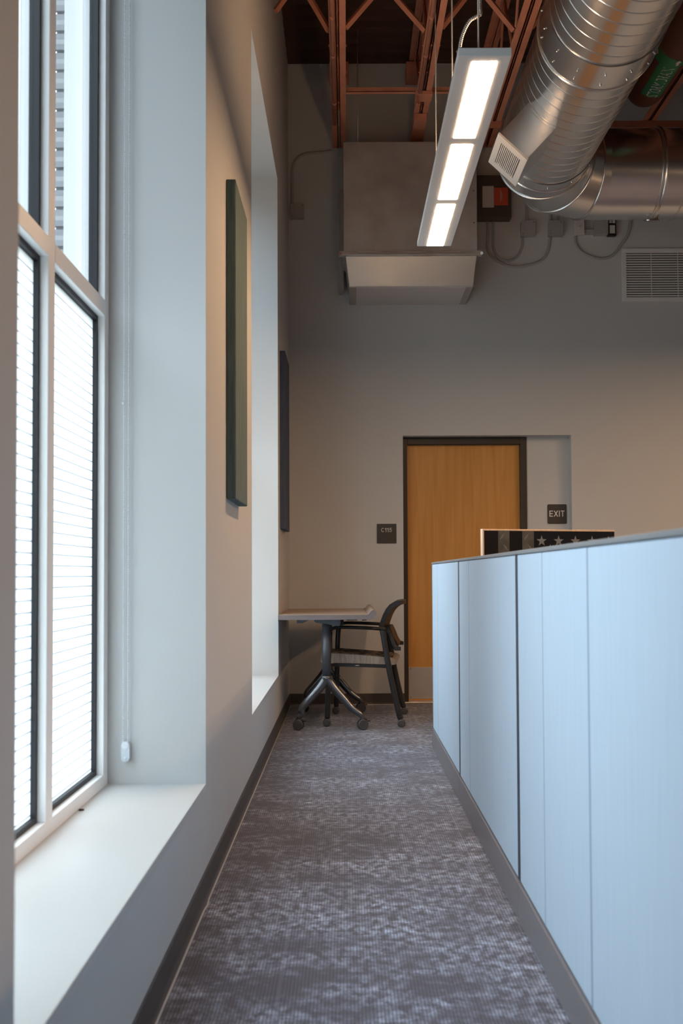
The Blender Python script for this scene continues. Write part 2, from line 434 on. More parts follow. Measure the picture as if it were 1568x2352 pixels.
b = MB(); b.box(DL-.03, DR+.03, YREC-.03, YREC+.08, 0, .009); obj('threshold', b, 'brushed', d, .003)
b = MB(); b.cyl((1.33, YREC+.034, 1.0), (1.33, YREC+.02, 1.0), .03); b.cyl((1.33, YREC+.025, 1.0), (1.33, YREC-.03, 1.0), .01); b.tube([(1.335, YREC-.03, 1.0), (1.22, YREC-.032, 1.0)], .009)
obj('lever_handle', b, 'brushed', d)

# ------------------------------------------------------------------ roller blind chain in the near window
t = thing('roller_blind', 'roller blind of the near window with a white bead chain hanging down its reveal', 'blind', (-.70, 3.17, .42))
b = MB(); b.cyl((-.70, 1.39, 3.60), (-.70, 3.14, 3.60), .028, 24); obj('rolled_fabric', b, 'white_grille', t)
b = MB(); b.box(-.745, -.655, 3.14, 3.188, 3.555, 3.66); obj('bracket', b, 'frame_alu', t, .004)
b = MB(); z = .462
while z < 3.60:
    for x in (-.7095, -.6945): b.ball((x, 3.172, z), .0024, 6, 4)
    z += .0062
b.tube([(-.7095, 3.172, .47), (-.7095, 3.172, 3.6)], .0007, 5); b.tube([(-.6945, 3.172, .47), (-.6945, 3.172, 3.6)], .0007, 5)
b.ball((-.711, 3.171, 1.57), .005, 8, 6)
obj('bead_chain', b, 'chain', t)
b = MB(); b.prism([(-.702+x*1.0, .462+z) for x, z in rrect(.026, .064, .0125)], 'y', 3.168, 3.189)
ct = obj('chain_tensioner', b, 'clearplastic', t, .002)
b = MB(); b.cyl((-.702, 3.166, .482), (-.702, 3.19, .482), .0115, 16); obj('pulley', b, 'chain', ct)
b = MB(); b.cyl((-.702, 3.164, .443), (-.702, 3.169, .443), .004, 10); obj('screw', b, 'chain', ct)
b = MB(); b.ball((-.752, 2.83, ZS+.0045), .0055, 7, 5, 1.3, 1, .6); b.ball((-.746, 2.834, ZS+.0035), .003, 6, 4)
tag(obj('debris_speck', b, 'debris'), 'tiny dark speck of debris on the white sill against the window frame', 'debris')

# ------------------------------------------------------------------ acoustic panels
def acoustic(y0, y1, z0, z1, m, label):
    b = MB(); b.box(WX+.0004, -.413, y0, y1, z0, z1)
    tag(obj('acoustic_panel', b, m, bevel=.004), label, 'wall panel', 'fabric acoustic panels on the window wall')
acoustic(3.73, 4.16, 1.305, 2.52, 'acoustic', 'dark teal fabric acoustic panel on the pier between the two windows')
acoustic(6.77, 7.25, 1.33, 2.552, 'acoustic_navy', 'navy blue fabric acoustic panel in the far corner past the second window')

# ------------------------------------------------------------------ wall signs
def stroke_text(name, body, m, h, w, parent, cx, y, cz):
    def arc(ox, oy, rx, ry, a0, a1, n=14): return [(ox+rx*math.cos(math.radians(a0+(a1-a0)*i/n)), oy+ry*math.sin(math.radians(a0+(a1-a0)*i/n))) for i in range(n+1)]
    G = {'E': (.62, [[(0,0),(0,1)],[(0,1),(.62,1)],[(0,.5),(.56,.5)],[(0,0),(.62,0)]]),
         'X': (.68, [[(0,0),(.68,1)],[(0,1),(.68,0)]]), 'I': (.0, [[(0,0),(0,1)]]),
         'T': (.66, [[(0,1),(.66,1)],[(.33,1),(.33,0)]]),
         'C': (.74, [arc(.40, .5, .40, .5, 48, 312, 22)]),
         '1': (.26, [[(.26,0),(.26,1)],[(.26,1),(.20,.86),(.0,.80)]]),
         '5': (.60, [[(.56,1),(.14,1),(.07,.53)], [(.07,.53)]+arc(.28, .33, .32, .33, 120, -145, 18)])}
    sw = .17; gap = .42; tot = sum(G[c][0] for c in body)+gap*(len(body)-1)+sw
    kx = w/tot; ky = h/(1+sw); b = MB(); px = sw/2; k = 0
    for c in body:
        gw, strokes = G[c]
        for st in strokes:
            P = [Vector((cx-w/2+(px+x)*kx, 0, cz-h/2+(sw/2+z)*ky)) for x, z in st]; hw = sw/2*(kx+ky)/2
            for i in range(len(P)-1):
                d = (P[i+1]-P[i]).normalized(); n = Vector((-d.z, 0, d.x))*hw; k += 1; yy = y-.00002*(k % 7)
                e0 = d*hw if i == 0 else d*0; e1 = d*hw if i == len(P)-2 else d*0
                q = [P[i]-e0+n, P[i]-e0-n, P[i+1]+e1-n, P[i+1]+e1+n]
                b.add([(v.x, yy, v.z) for v in q]+[(v.x, y+.0007, v.z) for v in q], [(0,1,2,3),(7,6,5,4),(0,4,5,1),(1,5,6,2),(2,6,7,3),(3,7,4,0)])
                if i < len(P)-2: b.cyl((P[i+1].x, y+.0007, P[i+1].z), (P[i+1].x, yy, P[i+1].z), hw, 10)
        px += gw+gap
    return obj(name, b, m, parent)
def sign(x0, x1, y, z0, z1, r, label, body, lh, lw, lz, name, bra):
    t = thing(name, label, 'sign', ((x0+x1)/2, y, z0))
    b = MB(); b.prism([((x0+x1)/2+a, (z0+z1)/2+c) for a, c in rrect(x1-x0, z1-z0, r)], 'y', y-.006, y-.0005); obj('plate', b, 'sign', t, .001)
    stroke_text('lettering', body, 'letter', lh, lw, t, (x0+x1)/2-.001, y-.0066, lz)
    if bra:
        b = MB()
        for i in range(9):
            for j in range(3):
                if (i*7+j*5) % 3: b.ball(((x0+x1)/2-.03+i*.0078, y-.006, lz-.042-j*.004), .0012, 6, 4)
        obj('braille', b, 'sign', t)
sign(.240, .394, YB, 1.260, 1.414, .003, 'small dark square room sign left of the wooden door', 'C115', .033, .083, 1.366, 'room_sign', True)
sign(1.602, 1.754, YREC, 1.414, 1.569, .010, 'dark square exit sign with rounded corners right of the door', 'EXIT', .048, .120, 1.495, 'exit_sign', False)

# ------------------------------------------------------------------ steel joists, bridging
JX = [-.042, .560, 1.118, 1.70, 2.28, 2.86]
ZJ = 4.40; ZT = 5.045
JN = ['red painted steel bar joist nearest the window wall', 'red painted steel bar joist above the left edge of the hanging light',
      'red painted steel bar joist between the hanging light and the round duct', 'steel bar joist hidden mostly above the round duct',
      'steel bar joist right of the round duct near the green label', 'steel bar joist furthest right from the windows']
for i, x in enumerate(JX):
    t = thing('steel_joist', JN[i], 'joist', (x, YB, ZJ), group='steel joists under the roof deck')
    for nm, z, zz in (('bottom_chord', ZJ, 1), ('top_chord', ZT, -1)):
        b = MB()
        for sg in (-1, 1):
            xa, xb = x+sg*.006, x+sg*.052
            b.box(min(xa,xb), max(xa,xb), 0.5, YB-.02, z if zz > 0 else z-.006, z+.006 if zz > 0 else z)
            xa, xb = x+sg*.006, x+sg*.012
            b.box(min(xa,xb), max(xa,xb), 0.5, YB-.02, z if zz > 0 else z-.045, z+.045 if zz > 0 else z)
        obj(nm, b, 'steel', t)
    b = MB(); y = .7; up = False; pts = []
    while y < YB:
        pts.append((x, y, ZT-.02 if up else ZJ+.02)); up = not up; y += .36
    for p, q in zip(pts, pts[1:]): b.cyl(p, q, .010, 8)
    obj('web_bar', b, 'steel', t)
    b = MB(); b.box(x-.075, x+.075, YB-.16, YB-.001, ZT-.13, ZT-.02)
    obj('bearing_seat', b, 'steel', t, .003)
    if i in (0, 1):
        b = MB(); xo = x-.03
        b.cyl((xo, .6, ZJ-.014), (xo, 7.35 if i == 0 else 6.9, ZJ-.014), .0145, 12)
        for yy in (6.35, 5.9, 7.0): b.tube([(xo, yy, ZJ-.014), (xo, yy+.03, ZJ-.014)], .0165, 12)
        obj('conduit_pipe', b, 'steel', t)
        for yy in (6.28, 6.62, 7.05):
            b = MB(); b.box(x-.058, x+.058, yy, yy+.012, ZJ+.006, ZJ+.014); obj('spacer_clip', b, 'steel', t)
    if i == 1:
        b = MB(); b.box(x-.062, x+.058, 6.86, 6.97, ZJ-.03, ZJ-.001); b.box(x-.055, x-.048, 6.86, 6.97, ZJ-.09, ZJ-.03); obj('hanger_bracket', b, 'steel', t, .003)
        b = MB(); b.box(x-.05, x+.045, 7.2, YB-.02, ZJ-.05, ZJ-.004); obj('end_shoe', b, 'steel', t, .003)
NB = ['between the window wall and the first joist', 'between the first joist and the joist above the hanging light', 'above the hanging light beside the round duct', 'hidden above the round duct', 'right of the round duct', 'at the right end of the joists']
span = [WX+.003]+JX
for yb in (6.115, 3.6):
    for i in range(len(span)-1):
        xa, xb = span[i], span[i+1]
        t = thing('cross_bridging', ('crossed red steel angles '+NB[i]) if yb > 5 else ('nearer crossed steel angles '+NB[i]), 'brace', ((xa+xb)/2, yb, ZJ), group='cross bracing between the joists')
        a0 = xa+(.02 if i == 0 else .05); b0 = xb-.05
        for dy, za, zb in ((0, ZJ+(.14 if i == 0 else .03), ZT-.03), (.04, ZT-.03, ZJ+.03)):
            b = MB(); b.tube([(a0, yb+dy, za), (b0, yb+dy, zb)], .020, 4, False); obj('angle_bar', b, 'steel', t)
b = MB(); b.box(JX[0]+.055, JX[1]-.055, 6.89, 6.893, ZJ+.006, ZJ+.038); b.box(JX[0]+.055, JX[1]-.055, 6.89, 6.925, ZJ+.006, ZJ+.010)
tag(obj('bridging_angle', b, 'steel'), 'horizontal red steel angle between the two joists above the box duct', 'brace', 'horizontal bridging angles')
b = MB(); b.box(JX[1]+.055, JX[2]-.055, 6.89, 6.893, ZJ+.006, ZJ+.038); b.box(JX[1]+.055, JX[2]-.055, 6.89, 6.925, ZJ+.006, ZJ+.010)
tag(obj('bridging_angle', b, 'steel'), 'horizontal red steel angle just right of the joist bracket behind the hanging light', 'brace', 'horizontal bridging angles')
b = MB(); b.box(JX[2]-.05, 5.2, 7.34, 7.344, ZJ-.052, ZJ-.005); b.box(JX[2]-.05, 5.2, 7.34, 7.385, ZJ-.005, ZJ-.0005)
tag(obj('bridging_angle', b, 'steel'), 'long horizontal red steel angle behind the pipe with the green label', 'brace', 'horizontal bridging angles')
b = MB(); b.box(WX+.001, WX+.10, 5.60, 5.70, ZJ-.02, ZJ+.05)
tag(obj('wall_clip', b, 'steel'), 'red steel clip fixed high on the window wall', 'bracket')

# ------------------------------------------------------------------ pendant light
FX0, FX1, FY0, FY1, FZ = .397, .583, 3.41, 5.42, 2.82
t = thing('pendant_light', 'long slim white linear light with three glowing lenses hung on cables', 'light', ((FX0+FX1)/2, (FY0+FY1)/2, FZ))
b = MB(); b.box(FX0, FX1, FY0, FY1, FZ, FZ+.030); obj('housing', b, 'fixture', t, .002)
cx = .494; L = .616; g = .059
for i in range(3):
    y0 = FY0+.036+i*(L+g)
    b = MB(); b.prism([(cx+a, y0+L/2+c) for a, c in rrect(.090, L, .006)], 'z', FZ-.0012, FZ+.0005); obj('lens', b, 'diffuser', t, label='glowing white lens')
b = MB(); b.box(FX0+.07, FX1-.07, FY0+.08, FY1-.08, FZ+.0301, FZ+.0315); obj('top_lens', b, 'uplight', t)
for yy in (3.45, 4.29, 5.07):
    b = MB(); b.cyl((.473, yy, FZ+.03), (.473, yy, ZC), .0032, 8); b.cyl((.473, yy, FZ+.028), (.473, yy, FZ+.05), .006, 8); obj('hanging_cable', b, 'cable', t)
path = smoothpath([(.408,3.47,FZ+.045),(.412,3.47,2.90),(.424,3.47,2.94),(.445,3.47,2.978),(.468,3.47,2.993),(.483,3.47,3.002),(.483,3.475,3.04),(.480,3.475,3.2),(.48,3.475,4.0),(.48,3.475,5.09)], 60)
dist = 0; fine = [path[0]]
for p, q in zip(path, path[1:]):
    n = max(1, int((q-p).length/.0016))
    for j in range(1, n+1): fine.append(p.lerp(q, j/n))
fine = [p for p in fine if p.z < 3.25]+[path[-1]]
rr = []
for i, p in enumerate(fine):
    if i: dist += (p-fine[i-1]).length
    rr.append(.0054+.0012*math.sin(2*PI*dist/.0068))
b = MB(); b.tube(fine, rr, 10); b.cyl((.408,3.47,FZ+.03), (.408,3.47,FZ+.052), .0095, 14); b.cyl((.408,3.47,FZ+.046), (.408,3.47,FZ+.05), .0115, 6)
obj('flexible_conduit', b, 'flex', t)

# ------------------------------------------------------------------ round spiral duct
AX, AZ, R = 1.297, 3.785, .30
t = thing('spiral_duct', 'big round galvanised spiral duct running to the back wall and elbowing right', 'duct', (AX, 6.35, AZ))
def spiral(y0, y1, r, pitch=.092, n=72):
    prof = [(-.04,0),(0,0),(.02,.5),(.04,1),(.06,1),(.08,.5),(.10,0),(.14,0),(.55,0)]
    kk = int((y1-y0)/pitch)+2; b = MB(); rings = []
    cols = []
    for j in range(n+1):
        th = 2*PI*j/n; col = []
        for k in range(-1, kk):
            for s_, h in prof:
                y = y0+(k+s_+j/n)*pitch; hh = h
                if y < y0: y = y0; hh = 0
                if y > y1: y = y1; hh = 0
                q = r+hh*.0014; col.append((AX+q*math.cos(th), y, AZ+q*math.sin(th)))
        cols.append(col)
    b.rings(cols, closed=False); return b
obj('near_section', spiral(.2, 4.80, R-.004), 'galv', t)
obj('far_section', spiral(4.95, 6.28, R), 'galv', t)
def ringsY(lst, n=72):
    return [[(AX+r*math.cos(2*PI*j/n), y, AZ+r*math.sin(2*PI*j/n)) for j in range(n)] for y, r in lst]
b = MB(); b.rings(ringsY([(4.77,R-.004),(4.772,R+.004)]), smooth=False); b.rings(ringsY([(4.772,R+.004),(4.99,R+.008)])); b.rings(ringsY([(4.99,R+.008),(4.992,R+.014),(5.0,R+.016),(5.008,R+.014),(5.01,R)]))
col = obj('coupling_sleeve', b, 'galv', t)
for k in range(14):
    a = 2*PI*k/14+.2
    for yy in (4.84+.02*(k % 2), 4.94):
        b = MB(); b.ball((AX+(R+.009)*math.cos(a), yy, AZ+(R+.009)*math.sin(a)), .006, 7, 4); obj('screw', b, 'screw', col)
# end collar, gored elbow and horizontal run
YH = 6.83; RE = YH-6.35; ecx = AX+RE
b = MB(); b.rings(ringsY([(6.24,R+.001),(6.241,R+.006)])); b.rings(ringsY([(6.241,R+.006),(6.34,R+.007)])); b.rings(ringsY([(6.34,R+.007),(6.343,R+.013),(6.352,R+.013),(6.356,R)]))
ec = obj('end_collar', b, 'galv', t)
for k in range(12):
    a = 2*PI*k/12
    b = MB(); b.ball((AX+(R+.008)*math.cos(a), 6.29, AZ+(R+.008)*math.sin(a)), .006, 7, 4); obj('screw', b, 'screw', ec)
def ering(a, r, n=64):
    ca, sa = math.cos(a), math.sin(a); out = []
    for j in range(n):
        q = 2*PI*j/n; rad = RE - r*math.cos(q)
        out.append((ecx-rad*ca, 6.35+rad*sa, AZ+r*math.sin(q)))
    return out
b = MB(); A = [math.radians(v) for v in (0, 15, 45, 75, 90)]
for a0, a1 in zip(A, A[1:]): b.rings([ering(a0, R+.002), ering(a1, R+.002)])
for a in A[1:-1]: b.rings([ering(a-.012, R+.001), ering(a-.009, R+.010), ering(a+.009, R+.010), ering(a+.012, R+.001)])
obj('elbow', b, 'galv', t)
def ringsX(lst, n=64):
    return [[(x, YH+r*math.cos(2*PI*j/n), AZ+r*math.sin(2*PI*j/n)) for j in range(n)] for x, r in lst]
b = MB(); b.rings(ringsX([(ecx, R), (XR-.002, R)]))
for x in (2.28, 3.2): b.rings(ringsX([(x,R),(x+.002,R+.006),(x+.008,R+.006),(x+.01,R)]))
hr = obj('horizontal_run', b, 'galv', t)
b = MB(); b.rings(ringsX([(2.115,R),(2.116,R+.010)]), smooth=False); b.rings(ringsX([(2.116,R+.010),(2.124,R+.013),(2.128,R+.005),(2.138,R+.005),(2.142,R+.013),(2.150,R+.010)])); b.rings(ringsX([(2.150,R+.010),(2.151,R)]), smooth=False)
b.box(2.105, 2.165, YH-.02, YH+.02, AZ-R-.03, AZ-R); b.cyl((2.09, YH, AZ-R-.02), (2.18, YH, AZ-R-.02), .006, 8)
obj('clamp_ring', b, 'galv', t)
for hx, hy in ((4.4, YH), (5.6, YH)):
    b = MB(); b.cyl((hx, hy, AZ+R-.005), (hx, hy, ZC+.002), .006, 8); obj('hanger_rod', b, 'cable', t)
for hy in (1.2, 2.9):
    b = MB(); b.cyl((AX, hy, AZ+R-.006), (AX, hy, ZC+.002), .006, 8); obj('hanger_rod', b, 'cable', t)
# side tap with white register
n_ = Vector((-.683, 0, -.731)); tt = Vector((.731, 0, -.683)); ax = Vector((AX, 0, AZ))
def tp(dn, dt, y): p = ax+n_*dn+tt*dt; return (p.x, y, p.z)
TY0, TY1, TW, TD = 5.49, 5.86, .104, .515
b = MB(); b.hexa([tp(.25,-TW,TY0),tp(.25,TW,TY0),tp(.25,TW,TY1),tp(.25,-TW,TY1)], [tp(TD,-TW,TY0),tp(TD,TW,TY0),tp(TD,TW,TY1),tp(TD,-TW,TY1)])
tap = obj('register_boot', b, 'galv', t)
b = MB(); e = .006
a_, c_ = TD+.001, TD+.012
def slab(u0, u1, y0, y1, d0, d1): b.hexa([tp(d0,u0,y0),tp(d0,u1,y0),tp(d0,u1,y1),tp(d0,u0,y1)], [tp(d1,u0,y0),tp(d1,u1,y0),tp(d1,u1,y1),tp(d1,u0,y1)])
fwid = .036
slab(-TW-e, -TW+fwid-.004, TY0-e, TY1+e, a_, c_); slab(TW-fwid+.004, TW+e, TY0-e, TY1+e, a_, c_)
slab(-TW+fwid-.004, TW-fwid+.004, TY0-e, TY0+fwid+.02, a_, c_); slab(-TW+fwid-.004, TW-fwid+.004, TY1-fwid-.02, TY1+e, a_, c_)
gr = obj('register_grille', b, 'white_grille', tap, label='white louvred register face')
b = MB(); slab(-TW+fwid-.004, TW-fwid+.004, TY0+fwid+.02, TY1-fwid-.02, a_, a_+.001); obj('opening', b, 'grille_back', gr)
for k in range(12):
    b = MB(); u = -TW+fwid+.002+k*(2*TW-2*fwid-.012)/11
    slab(u, u+.0055, TY0+fwid+.02, TY1-fwid-.02, a_+.002, c_-.001); obj('louvre', b, 'white_grille', gr)

# ------------------------------------------------------------------ rectangular supply duct on the back wall
t = thing('box_duct', 'rectangular galvanised duct box high on the back wall behind the hanging light', 'duct', (.48, YB, 3.157))
b = MB(); b.box(-.010, .980, 7.30, YB-.001, 3.41, 4.230); obj('upper_box', b, 'galv_dull', t, .003)
b = MB(); b.box(-.045, 1.012, 7.275, 7.325, 3.372, 3.385); b.box(-.045, 1.012, 7.297, 7.325, 3.385, 3.412); b.box(-.02, .99, 7.31, YB-.001, 3.372, 3.412)
fl_ = obj('flange', b, 'galv_dull', t, .002)
for x0, x1 in ((.10, .27), (.42, .60), (.69, .85)):
    b = MB(); b.box(x0, x1, 7.268, 7.276, 3.388, 3.397); obj('drive_cleat', b, 'brushed', fl_, .001)
for x in (-.035, 1.006):
    b = MB(); b.cyl((x, 7.262, 3.38), (x, 7.28, 3.38), .011, 10); obj('flange_bolt', b, 'galv', fl_)
b = MB()
b.hexa([(.031,7.345,3.157),(.952,7.345,3.157),(.952,YB-.001,3.157),(.031,YB-.001,3.157)], [(.004,7.30,3.372),(.974,7.30,3.372),(.974,YB-.001,3.372),(.004,YB-.001,3.372)])
obj('lower_box', b, 'galv_sheet', t, .003)
b = MB(); b.box(.030, .953, 7.342, 7.350, 3.153, 3.160); b.box(.085, .90, 7.350, YB-.002, 3.150, 3.156); obj('outlet_face', b, 'register', t)
for xa, xb in ((.033,.085),(.90,.950)):
    b = MB(); b.box(xa, xb, 7.350, YB-.002, 3.151, 3.156); obj('outlet_edge', b, 'register_dark', t)
b = MB(); b.box(-.045, -.011, 7.66, YB-.001, 3.23, 4.02); obj('wall_collar', b, 'register_dark', t)
for x, y in ((.10, 7.33), (.86, 7.33)):
    b = MB(); b.cyl((x, y, 4.225), (x, y, ZC), .003, 6); b.box(x-.02, x+.02, y-.01, y+.01, 4.228, 4.236); obj('hanger_wire', b, 'cable', t)
for x, z in ((.955,3.86),(.955,3.62)): b = MB(); b.cyl((x,7.302,z),(x,7.297,z),.005,8); obj('screw', b, 'charcoal', t)

# ------------------------------------------------------------------ back wall services
def boxthing(name, label, cat, x0, x1, z0, z1, d, m, group=None, bevel=.003):
    b = MB(); b.box(x0, x1, YB-d, YB-.0005, z0, z1); t = obj(name, b, m, bevel=bevel); return tag(t, label, cat, group)
t = thing('control_panel', 'dark wall box with a white and a red notice beside the box duct', 'electrical box', (1.15, YB, 3.808))
b = MB(); b.box(.995, 1.306, YB-.10, YB-.0005, 3.808, 4.146); obj('enclosure', b, 'panel_dark', t, .004)
b = MB(); b.box(1.079, 1.168, YB-.1025, YB-.1005, 3.888, 4.058); obj('white_notice', b, 'label_white', t)
b = MB(); b.box(1.169, 1.280, YB-.1025, YB-.1005, 3.905, 4.045); rn = obj('red_notice', b, 'label_red', t)
b = MB()
for k in range(3): b.box(1.218+k*.006, 1.220+k*.006, YB-.1032, YB-.1026, 3.93+k*.01, 4.03-k*.012)
obj('faint_print', b, 'label_white', rn)
G = 'painted junction boxes on the back wall'
def jbox(x0, x1, z0, z1, label, m='panel_grey', d=.05):
    t = thing('junction_box', label, 'electrical box', ((x0+x1)/2, YB, z0), group=G)
    b = MB(); b.box(x0, x1, YB-d, YB+.002, z0, z1); obj('box_body', b, m, t, .003)
    b = MB(); b.box(x0-.002, x1+.002, YB-d-.003, YB-d, z0-.002, z1+.002); c = obj('cover', b, m, t, .001)
    for px, pz in ((x0+.012, z0+.012), (x1-.012, z1-.012)):
        b = MB(); b.cyl((px, YB-d-.003, pz), (px, YB-d-.005, pz), .004, 8); obj('screw', b, 'charcoal', c)
    return t
jbox(1.390, 1.500, 3.684, 3.801, 'square grey junction box directly below the white register, left of its twin')
jbox(1.607, 1.716, 3.684, 3.801, 'square grey junction box right of its twin, next to the pale switch box')
jbox(-.426, -.323, 3.833, 3.941, 'square junction box in the far left corner under a bent conduit')
t = thing('switch_box', 'pale small switch box with a brass knob under the round duct', 'electrical box', (1.85, YB, 3.691))
b = MB(); b.box(1.812, 1.889, YB-.05, YB-.0005, 3.691, 3.817); obj('box_body', b, 'label_white', t, .004)
b = MB(); b.cyl((1.851, YB-.05, 3.75), (1.851, YB-.062, 3.75), .007, 10); obj('knob', b, 'brushed', t)
b = MB(); b.box(1.889, 1.966, YB-.03, YB-.0005, 3.70, 3.735)
tag(obj('cable_trough', b, 'panel_grey'), 'short grey trough between the pale switch box and grey relay box', 'electrical box')
boxthing('relay_box', 'plain grey box left of the black relay block under the round duct', 'electrical box', 1.967, 2.074, 3.690, 3.803, .06, 'panel_grey')
t = thing('relay_block', 'black block with four small white squares under the round duct', 'electrical box', (2.09, YB, 3.683))
b = MB(); b.box(2.076, 2.142, YB-.04, YB-.0005, 3.683, 3.843); b.box(1.998, 2.076, YB-.04, YB-.0005, 3.806, 3.868); obj('housing', b, 'black', t, .002)
for x0, x1, z0, z1 in ((2.010,2.062,3.818,3.858),(2.085,2.134,3.815,3.836),(2.085,2.107,3.782,3.806),(2.111,2.134,3.782,3.806),(2.088,2.131,3.70,3.765)):
    b = MB(); b.box(x0, x1, YB-.0425, YB-.040, z0, z1); obj('white_tile', b, 'label_white', t, .001)
YC = YB-.009
def conduit(label, pts, r=.0105, m='panel_grey', n=5):
    b = MB(); b.tube(smoothpath(pts, n), r, 10); return tag(obj('conduit', b, m), label, 'conduit', 'electrical conduits on the back wall')
def wp(px, py): return (.000000001+(px-795)/292.6+.0085*0+(1318-py)*.0000152+.001, YC, 1.02+(1318.5-py)/291.8*1.0)
# positions of bends on the wall plane, metres (x, z)
def C(label, xz, **k): return conduit(label, [(x, YC, z) for x, z in xz], **k)
C('outer looping conduit from the dark wall box to the second junction box', [(1.131,3.81),(1.131,3.68),(1.131,3.585),(1.184,3.51),(1.29,3.455),(1.405,3.449),(1.545,3.492),(1.604,3.567),(1.628,3.684)])
C('inner looping conduit from the dark wall box to the first junction box', [(1.176,3.81),(1.176,3.70),(1.176,3.60),(1.216,3.52),(1.29,3.493),(1.365,3.530),(1.403,3.615),(1.408,3.684)])
C('small arched conduit joining the second junction box to the pale switch box', [(1.686,3.80),(1.698,3.862),(1.752,3.896),(1.795,3.862),(1.826,3.818)])
C('long sagging conduit from the pale switch box up behind the round duct', [(1.826,3.689),(1.832,3.622),(1.886,3.556),(1.988,3.513),(2.075,3.516),(2.135,3.550),(2.178,3.61),(2.240,3.70),(2.268,3.82),(2.275,3.95),(2.275,4.3)])
C('straight vertical conduit rising from the first junction box', [(1.442,3.80),(1.442,4.2),(1.442,4.99)])
C('straight vertical conduit rising from the second junction box', [(1.628,3.80),(1.628,4.2),(1.628,4.88)])
C('straight conduit rising from the pale switch box behind the duct', [(1.842,3.815),(1.842,4.2),(1.842,4.7)])
C('bent conduit rising from the corner junction box to the first joist', [(-.418,3.94),(-.418,4.1),(-.415,4.235),(-.385,4.315),(-.32,4.358),(-.24,4.37),(-.15,4.375),(-.108,4.384)])
# return grille
t = thing('return_grille', 'large white louvred return air grille high on the back wall', 'vent', (2.65, YB, 3.165))
gx0, gx1, gz0, gz1, fw = 2.190, 3.13, 3.165, 3.587, .034
b = MB(); b.box(gx0, gx1, YB-.016, YB-.0005, gz0, gz0+fw); b.box(gx0, gx1, YB-.016, YB-.0005, gz1-fw, gz1); b.box(gx0, gx0+fw, YB-.016, YB-.0005, gz0+fw, gz1-fw); b.box(gx1-fw, gx1, YB-.016, YB-.0005, gz0+fw, gz1-fw)
obj('frame', b, 'white_grille', t, .002)
b = MB(); b.box(gx0+fw, gx1-fw, YB-.004, YB-.0006, gz0+fw, gz1-fw); obj('backing', b, 'grille_back', t)
for k in range(18):
    z = gz0+fw+.006+k*(gz1-gz0-2*fw-.006)/18
    b = MB(); b.hexa([(gx0+fw,YB-.013,z),(gx1-fw,YB-.013,z),(gx1-fw,YB-.0045,z+.006),(gx0+fw,YB-.0045,z+.006)], [(gx0+fw,YB-.013,z+.0095),(gx1-fw,YB-.013,z+.0095),(gx1-fw,YB-.0045,z+.0135),(gx0+fw,YB-.0045,z+.0135)]); obj('louvre', b, 'white_grille', t)
for x in (2.418, 2.628, 2.838):
    b = MB(); b.box(x, x+.006, YB-.0145, YB-.013, gz0+fw, gz1-fw); obj('mullion_bar', b, 'white_grille', t)

# ------------------------------------------------------------------ drain pipe with a green marker
PX, PZ = 1.985, 4.19
t = thing('drain_pipe', 'dark red overhead pipe wrapped with a green lettered label', 'pipe', (PX, 6.0, PZ))
b = MB(); b.tube(smoothpath([(PX,5.5,PZ),(PX,6.2,PZ),(PX,6.40,PZ+.005),(PX,6.50,PZ+.045),(PX,6.54,PZ+.13),(PX,6.545,PZ+.3),(PX,6.545,ZC)], 6), .115, 32); obj('pipe_run', b, 'pipe', t)
b = MB(); b.tube([(PX+.03,.4,PZ+.03),(PX+.03,5.78,PZ+.03),(PX+.03,5.82,PZ+.03)], [.18,.18,.165], 36); obj('insulated_section', b, 'pipe', t)
def patch(a0, a1, y0, y1, r, n=14):
    b = MB(); rows = []
    for yy in (y0, y1): rows.append([(PX+r*math.cos(a0+(a1-a0)*j/n), yy, PZ+r*math.sin(a0+(a1-a0)*j/n)) for j in range(n+1)])
    b.rings(rows, closed=False); return b
b = patch(PI, 2*PI, 5.83, 5.93, .1165, 30); lb = obj('label_wrap', b, 'green', t)
b = patch(PI*1.26, PI*1.62, 5.93, 6.31, .1165); obj('label_strip', b, 'green', lb)
for a in (1.12, 1.55, 1.85):
    b = MB(); r_ = .1172; rows = []
    for u, wd in ((-.028,0.001),(.0,.16),(.0001,.07),(.03,.07)):
        rows.append([(PX+r_*math.cos(PI*a+wd*s_), 5.88+u, PZ+r_*math.sin(PI*a+wd*s_)) for s_ in (-1,-.3,.3,1)])
    b.rings(rows, closed=False, smooth=False); obj('flow_arrow', b, 'arrow', lb)
# lettering wrapped on the pipe
tx = text_mesh('lettering', 'STORM DRAIN', 'pipe_text', .072, .35, t, Matrix.Identity(4), .0)
org = Vector(ROOT[t.name])
for v in tx.data.vertices:
    p = v.co+org; a = PI*1.455 - p.y/.118      # letter height runs round the pipe
    v.co = Vector((PX+.1185*math.cos(a), 6.12-p.x, PZ+.1185*math.sin(a)))-org
tx.parent = lb

